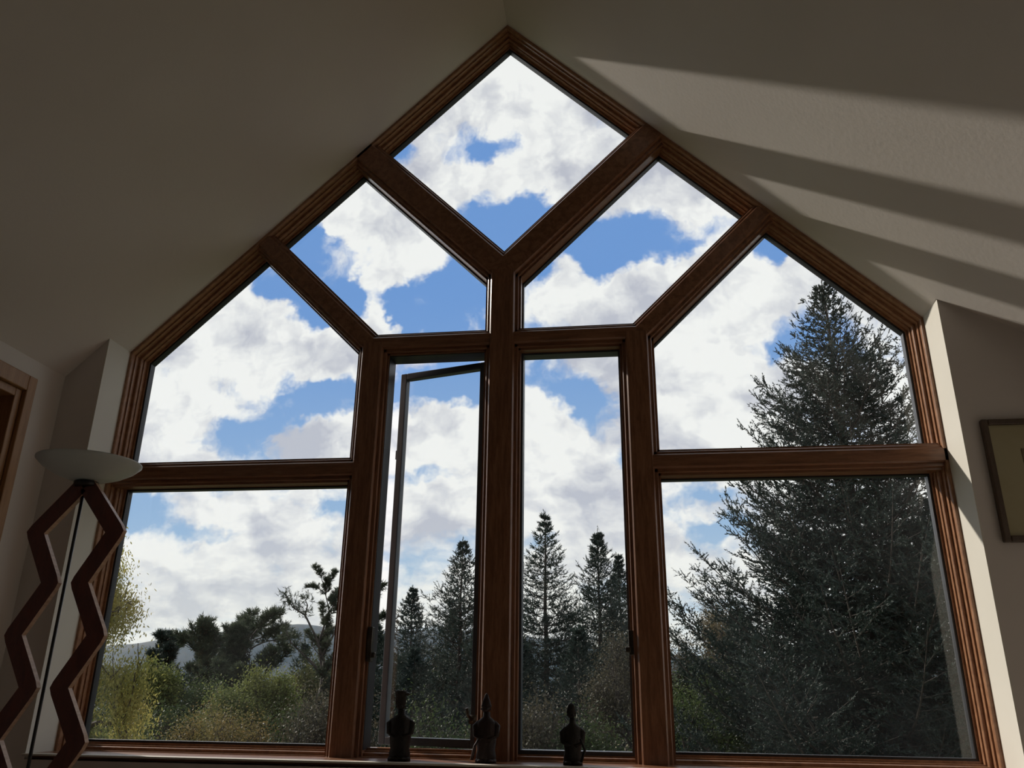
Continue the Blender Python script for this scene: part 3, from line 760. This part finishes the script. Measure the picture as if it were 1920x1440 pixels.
def pine(name, label, loc, H, R, seed, mat=NEEDLE_PINE, nb=34, tuft=.13, start=.35, az=None, up=.15, group=None, nst=1., w=.006, n=14, taper=.8):
    """ragged white pine: long wandering limbs with brush-like tufts turned upward"""
    rng = np.random.default_rng(seed)
    e = tag(empty(name, loc), label, 'tree', group)
    segs = [[], [], [], []]
    def seg(a, b, ra, rb):
        for l, x in zip(segs, (a, b, ra, rb)): l.append(x)
    pts = [np.array([rng.normal()*.03*H*i/8, rng.normal()*.03*H*i/8, H*i/8]) for i in range(9)]; pts[0][:2] = 0
    for i in range(8): seg(pts[i], pts[i+1], .014*H*(1-i/8)+.012, .014*H*(1-(i+1)/8)+.012)
    P, D, L = [], [], []
    for k in range(nb):
        f = start+(1-start)*(k+.5)/nb; i = min(7, int(f*8)); g = f*8-i; st = pts[i]*(1-g)+pts[i+1]*g
        a = rng.uniform(0, 6.28) if az is None else az[0]+rng.uniform(-1, 1)*az[1]
        ln = R*(1-taper*(f-start)/(1-start))*rng.uniform(.5, 1.15)
        d = np.array([math.cos(a), math.sin(a), up+.5*(f-.5)]); p = st; ns = 7
        for s_ in range(ns):
            d = unit(d+rng.normal(size=3)*.16+np.array([0, 0, .05])); q = p+d*ln/ns
            seg(p, q, .014*ln*(1-s_/ns)+.006, .014*ln*(1-(s_+1)/ns)+.005)
            if s_ >= 2:
                for _ in range(int(6*nst)+s_):
                    sd = unit(rng.normal(size=3)*np.array([1, 1, .4])+np.array([0, 0, .35])+d*.4)
                    l2 = ln*.13*rng.uniform(.4, 1.4)*(1.2-s_/ns*.5)
                    b0 = p+(q-p)*rng.uniform(); tip = b0+sd*l2
                    seg(b0, tip, .005, .003)
                    for _ in range(3): P.append(tip-sd*l2*rng.uniform(0, .55)); D.append(sd+rng.normal(size=3)*.45+np.array([0, 0, .4])); L.append(tuft*rng.uniform(.7, 1.2))
            p = q
        P.append(p); D.append(d+np.array([0, 0, .5])); L.append(tuft)
    V = needles(np.array(P), np.array(D), np.array(L), rng, n, tuft*.75, w, .75)
    np_mesh('foliage', V, None, mat, e, 3); wood_mesh(segs, e, sides=4)
    return e

G0 = -3.0
# the big spruce filling the right-hand panes
conifer('spruce_tree', 'big dark spruce filling the right-hand panes', 'tree', (4.555, 11.8, G0), 12.17, .47, 11, NEEDLE_DARK, dens=1., n=7, twig=.13, nl=.045, w=.013, droop=.16, up=.45, gap=.22, rmax=3.7, ragged=.16, sp=.11, ts=.045)
pine('pine_tree', 'ragged pine reaching in behind the right edge of the big spruce', (8.6, 13.6, G0), 12.2, 4.2, 21, NEEDLE_PINE, nb=44, tuft=.16, start=.3, w=.009, n=14, up=.1)
# spruces beyond the centre panes
conifer('spruce_tree', 'pointed spruce with tiered branches in the closed casement, left one', 'tree', (-2.554, 28.8, G0), 11.2, .36, 31, NEEDLE_BLUE, dens=1., n=6, sp=.17, ts=.075, twig=.26, nl=.10, w=.018, droop=.02, up=.35, gap=.46, rmax=3.4, ragged=.16)
conifer('spruce_tree', 'narrow pointed spruce in the closed casement, right of the tiered one', 'tree', (-.562, 30.8, G0), 10.86, .30, 32, NEEDLE_BLUE, dens=1., n=6, sp=.17, ts=.075, twig=.26, nl=.10, w=.02, droop=.06, up=.6, gap=.36, rmax=2.8, ragged=.3)
conifer('spruce_tree', 'slender spruce close behind the right mullion of the closed casement', 'tree', (.25, 34.8, G0), 10.4, .27, 33, NEEDLE_BLUE, dens=1., n=6, sp=.17, ts=.075, twig=.28, nl=.11, w=.022, droop=.06, up=.6, gap=.38, rmax=2.8, ragged=.3)
conifer('spruce_tree', 'tall spruce seen through the open casement beside the centre mullion', 'tree', (-6.238, 30.8, G0), 10.46, .36, 34, NEEDLE_BLUE, dens=1., n=6, sp=.17, ts=.075, twig=.26, nl=.10, w=.02, droop=.05, up=.6, gap=.38, rmax=3.2, ragged=.35)
conifer('spruce_tree', 'smaller spruce in the middle of the open casement', 'tree', (-9.312, 34.8, G0), 8.95, .38, 35, NEEDLE_BLUE, dens=1., n=6, sp=.17, ts=.075, twig=.28, nl=.11, w=.022, droop=.06, up=.5, gap=.38, rmax=3.2, ragged=.25)
conifer('spruce_tree', 'low spruce between the two spruces of the open casement', 'tree', (-8.6, 40.8, G0), 8.6, .36, 36, NEEDLE_BLUE, dens=1., n=6, sp=.17, ts=.075, twig=.3, nl=.12, w=.024, droop=.06, up=.5, gap=.42, rmax=3.2, ragged=.3)
pine('pine_tree', 'bushy rounded pine behind the left mullion of the open casement', (-9.1, 26.8, G0), 7.6, 1.9, 37, NEEDLE_PINE, nb=44, tuft=.2, start=.3, w=.016, n=9, up=.5, taper=.45)
# pines in the lower left pane
pine('pine_tree', 'twin-topped ragged pine before the blue mountain, taller one', (-13.3, 26.8, G0), 6.35, 2.5, 42, NEEDLE_PINE, nb=40, tuft=.2, start=.25, w=.015, n=9, up=.55, taper=.35)
pine('pine_tree', 'ragged pine before the blue mountain, with a long limb pointing left', (-14.9, 27.8, G0), 6.15, 2.6, 43, NEEDLE_PINE, nb=36, tuft=.2, start=.25, w=.015, n=9, up=.5, taper=.35)
pine('pine_tree', 'skinny open pine standing above the others at the left mullion', (-9.1, 22.8, G0), 7.8, .95, 44, NEEDLE_PINE, nb=36, tuft=.10, start=.35, w=.007, n=9, up=.7, taper=.3)
# bare curved limb of a half dead pine
e = tag(empty('dead_tree', (-8.9, 22.6, G0)), 'half dead tree with a bare curved limb pointing left, before the mountain', 'tree')
mm = MB()
zz = lambda a: [(x-0, 0, z-G0) for x, z in a]
mm.tube([(-.15, 0, 0), (-.1, 0, 2.5), (0, 0, 5.3)], [.08, .06, .045])
mm.tube([(0, 0, 5.3), (-.35, 0, 6.05), (-.8, .1, 6.7), (-1.25, .1, 6.95), (-1.55, .1, 7.35)], [.04, .035, .03, .02, .01])
mm.tube([(0, 0, 4.9), (-.5, 0, 5.35), (-1.1, -.1, 5.85), (-1.3, -.1, 6.2)], [.05, .04, .028, .012])
mm.tube([(-.8, .1, 6.7), (-.75, .1, 7.0), (-.85, .1, 7.2)], [.025, .02, .01])
mm.tube([(-.1, 0, 5.4), (.25, .1, 6.2), (.3, .1, 7.2)], [.05, .03, .015])
mm.build('limb', BARK, e, True)
for o_ in e.children: o_.matrix_parent_inverse = Matrix.Identity(4)
rng = np.random.default_rng(5)
cen = np.array([(-1.55, .1, 7.35), (-1.4, .1, 7.15), (-1.1, .1, 6.95), (-.85, .1, 7.2), (-.8, .1, 6.8), (-1.3, -.1, 6.2), (-1.15, -.1, 5.95), (-.9, -.1, 5.75), (-.6, 0, 5.45)])
P = cen[rng.integers(0, len(cen), 260)]+rng.normal(size=(260, 3))*.09
np_mesh('foliage', needles(P, rng.normal(size=(260, 3))+np.array([-.3, 0, .7]), np.full(260, .14), rng, 9, .1, .010), None, NEEDLE_PINE, e, 3)

broadleaf('locust_tree', 'yellow-green tree with hanging sunlit leaves at the far left of the window', 'tree', (-8.6, 10.6, G0), 7.3, 1.75, 61, LEAF_LOCUST, nleaf=42000, size=.085, asp=.34, droop=.9, depth=6, trunk=.3, clump=.13)
broadleaf('locust_tree', 'golden-green bushy tree behind the hanging leaves at far left', 'tree', (-10.6, 14.2, G0), 5.6, 1.7, 62, LEAF_OLIVE, nleaf=22000, size=.095, asp=.5, droop=.3, depth=6, trunk=.2, clump=.18)
broadleaf('autumn_tree', 'small yellow-leaved tree crown just left of the mountain foot', 'tree', (-14.0, 21.5, G0), 5.2, .85, 63, LEAF_YELLOW, nleaf=6000, size=.12, depth=5, trunk=.3, clump=.16)
pine('pine_tree', 'dark pine left of the mountain, behind the small yellow crown', (-17.6, 28.8, G0), 6.3, 1.9, 45, NEEDLE_BLUE, nb=34, tuft=.2, start=.2, w=.016, n=9, up=.3, taper=.6)
broadleaf('broadleaf_tree', 'light yellow-green leafy tree right of the ragged pines', 'tree', (-9.9, 20.2, G0), 5.0, 1.15, 64, LEAF_YELLOW, nleaf=14000, size=.10, depth=6, trunk=.25, clump=.16)
broadleaf('broadleaf_tree', 'olive brown rounded tree below the bare curved limb', 'tree', (-9.6, 25.4, G0), 5.6, 1.7, 65, LEAF_OLIVE, nleaf=14000, size=.10, depth=6, trunk=.25, clump=.2)
broadleaf('bush', 'rust and yellow rounded bush low in the lower left pane', 'bush', (-9.3, 16.8, G0), 4.1, 1.25, 66, LEAF_RUST, nleaf=13000, size=.075, depth=5, trunk=0, clump=.2)
broadleaf('bush', 'yellow-green bush at the bottom left corner of the window', 'bush', (-10.4, 14.6, G0), 3.95, 1.25, 67, LEAF_YELLOW, nleaf=15000, size=.075, depth=5, trunk=0, clump=.22)
broadleaf('broadleaf_tree', 'brownish open bush-like tree right of the closed casement, left of the big spruce', 'tree', (2.5, 24.8, G0), 7.3, 1.9, 68, LEAF_BROWN, nleaf=16000, size=.09, depth=6, trunk=.2, clump=.25)
broadleaf('broadleaf_tree', 'tawny thin tree at the lower right of the closed casement', 'tree', (.85, 19.2, G0), 5.9, 1.2, 69, LEAF_DIM, nleaf=9000, size=.085, depth=6, trunk=.2, clump=.2)
broadleaf('shrub', 'pale flowering shrub at the bottom right corner of the closed casement', 'shrub', (.25, 13.0, G0), 3.7, .6, 70, LEAF_PALE, nleaf=2600, size=.06, depth=5, trunk=0, clump=.1)
broadleaf('broadleaf_tree', 'deep green leafy tree low against the right-hand mullion', 'tree', (2.0, 14.5, G0), 4.9, 1.1, 71, LEAF_GREEN, nleaf=15000, size=.07, depth=6, trunk=.2, clump=.2)

# trees massed behind, each its own object
mass = [
 (-17.5, 33, 5.6, 'c', 'dark spruce low at the left behind the yellow-green tree'),
 (-14.6, 21.6, 4.3, 'g', 'green round tree directly under the mountain, left'),
 (-12.3, 22.4, 4.5, 'g', 'green round tree under the ragged pines'),
 (-16.4, 24.5, 4.6, 'c', 'small spruce under the mountain, left of the ragged pines'),
 (-11.4, 18.4, 3.9, 'g', 'dark green bush between the rust bush and the ragged pines'),
 (-8.2, 18.6, 4.0, 'g', 'dark green bush against the left mullion'),
 (-7.4, 23.0, 6.4, 'c', 'dark spruce right beside the left mullion, in the open casement'),
 (-5.6, 21.0, 5.6, 'c', 'dark spruce low in the open casement beside its stile'),
 (-4.2, 24.0, 6.6, 'c', 'dark spruce low in the open casement by the centre mullion'),
 (-6.6, 17.0, 4.4, 'b', 'brownish bush at the bottom of the open casement, left'),
 (-4.0, 16.4, 4.3, 'g', 'green bush at the bottom of the open casement, right'),
 (-2.7, 22.0, 6.1, 'c', 'dark spruce low in the closed casement, left'),
 (-1.0, 23.5, 6.4, 'c', 'dark spruce low in the closed casement, middle'),
 (-1.9, 15.6, 4.3, 'b', 'brownish bush at the bottom of the closed casement, left'),
 (-.5, 15.2, 4.1, 'g', 'green bush at the bottom of the closed casement, middle'),
 (.7, 26.0, 6.9, 'c', 'dark spruce behind the tawny tree'),
 (1.9, 18.5, 5.2, 'c', 'small spruce just right of the right-hand mullion'),
 (3.2, 18.0, 6.4, 'c', 'spruce behind the left flank of the big spruce'),
 (5.2, 20.0, 7.4, 'c', 'spruce hidden mostly behind the big spruce'),
 (7.2, 18.5, 7.8, 'c', 'spruce showing right of the big spruce trunk'),
 (7.0, 10.6, 5.2, 'g', 'leafy tree at the lower right corner of the window'),
]
for i, (x, y, h, kd, lb) in enumerate(mass):
    if kd == 'c':
        conifer('spruce_tree', lb, 'tree', (x, y, G0), h, .42, 100+i, NEEDLE_DARK if i % 2 else NEEDLE_BLUE, dens=1., n=5, sp=.26, ts=.15, twig=.26, nl=.10, w=.02, droop=.08, up=.5, gap=.36, rmax=2.2, ragged=.3)
    else:
        broadleaf('broadleaf_tree' if h > 4.45 else 'bush', lb, 'tree' if h > 4.45 else 'bush', (x, y, G0), h, 1.35, 100+i, LEAF_DEEP if kd == 'g' else LEAF_DIM, nleaf=11000, size=.10, depth=5, trunk=.12 if h > 4.45 else 0, clump=.26)

# far wood beyond the yard: four models, copied tree by tree
protos = []
for i in range(3):
    protos.append(conifer('spruce_tree', 'x', 'tree', (-34+i*9, 60, -5), 9.0+i, .34, 200+i, NEEDLE_BLUE, dens=1., n=4, sp=.45, ts=.28, twig=.42, nl=.17, w=.04, droop=.06, up=.5, gap=.6, rmax=2.6, ragged=.3))
protos.append(broadleaf('broadleaf_tree', 'x', 'tree', (-10, 60, -5), 8.2, 2.6, 210, LEAF_OLIVE, nleaf=7000, size=.26, depth=5, trunk=.2, clump=.4))
def copy_tree(o):
    c = o.copy(); COL.objects.link(c)
    for ch in o.children:
        k_ = ch.copy(); COL.objects.link(k_); k_.parent = c
    return c
rnd = random.Random(3)
for i in range(30):
    o = protos[i] if i < 4 else copy_tree(protos[rnd.choice([0, 1, 2, 3])])
    x = -40+i*1.95+rnd.uniform(-.7, .7); y = 44+rnd.uniform(0, 16)
    o.location = (x, y, gz(x, y)-.1)
    s_ = rnd.uniform(.72, .95); o.scale = (s_, s_, s_); o.rotation_euler = (0, 0, rnd.uniform(0, 6.28))
    br = 'olive leafy tree' if 'broadleaf' in o.name else 'dark spruce'
    o['label'] = br+' in the far belt of woodland beyond the yard'
    o['group'] = 'far woodland trees' if br[0] == 'd' else 'far woodland leafy trees'
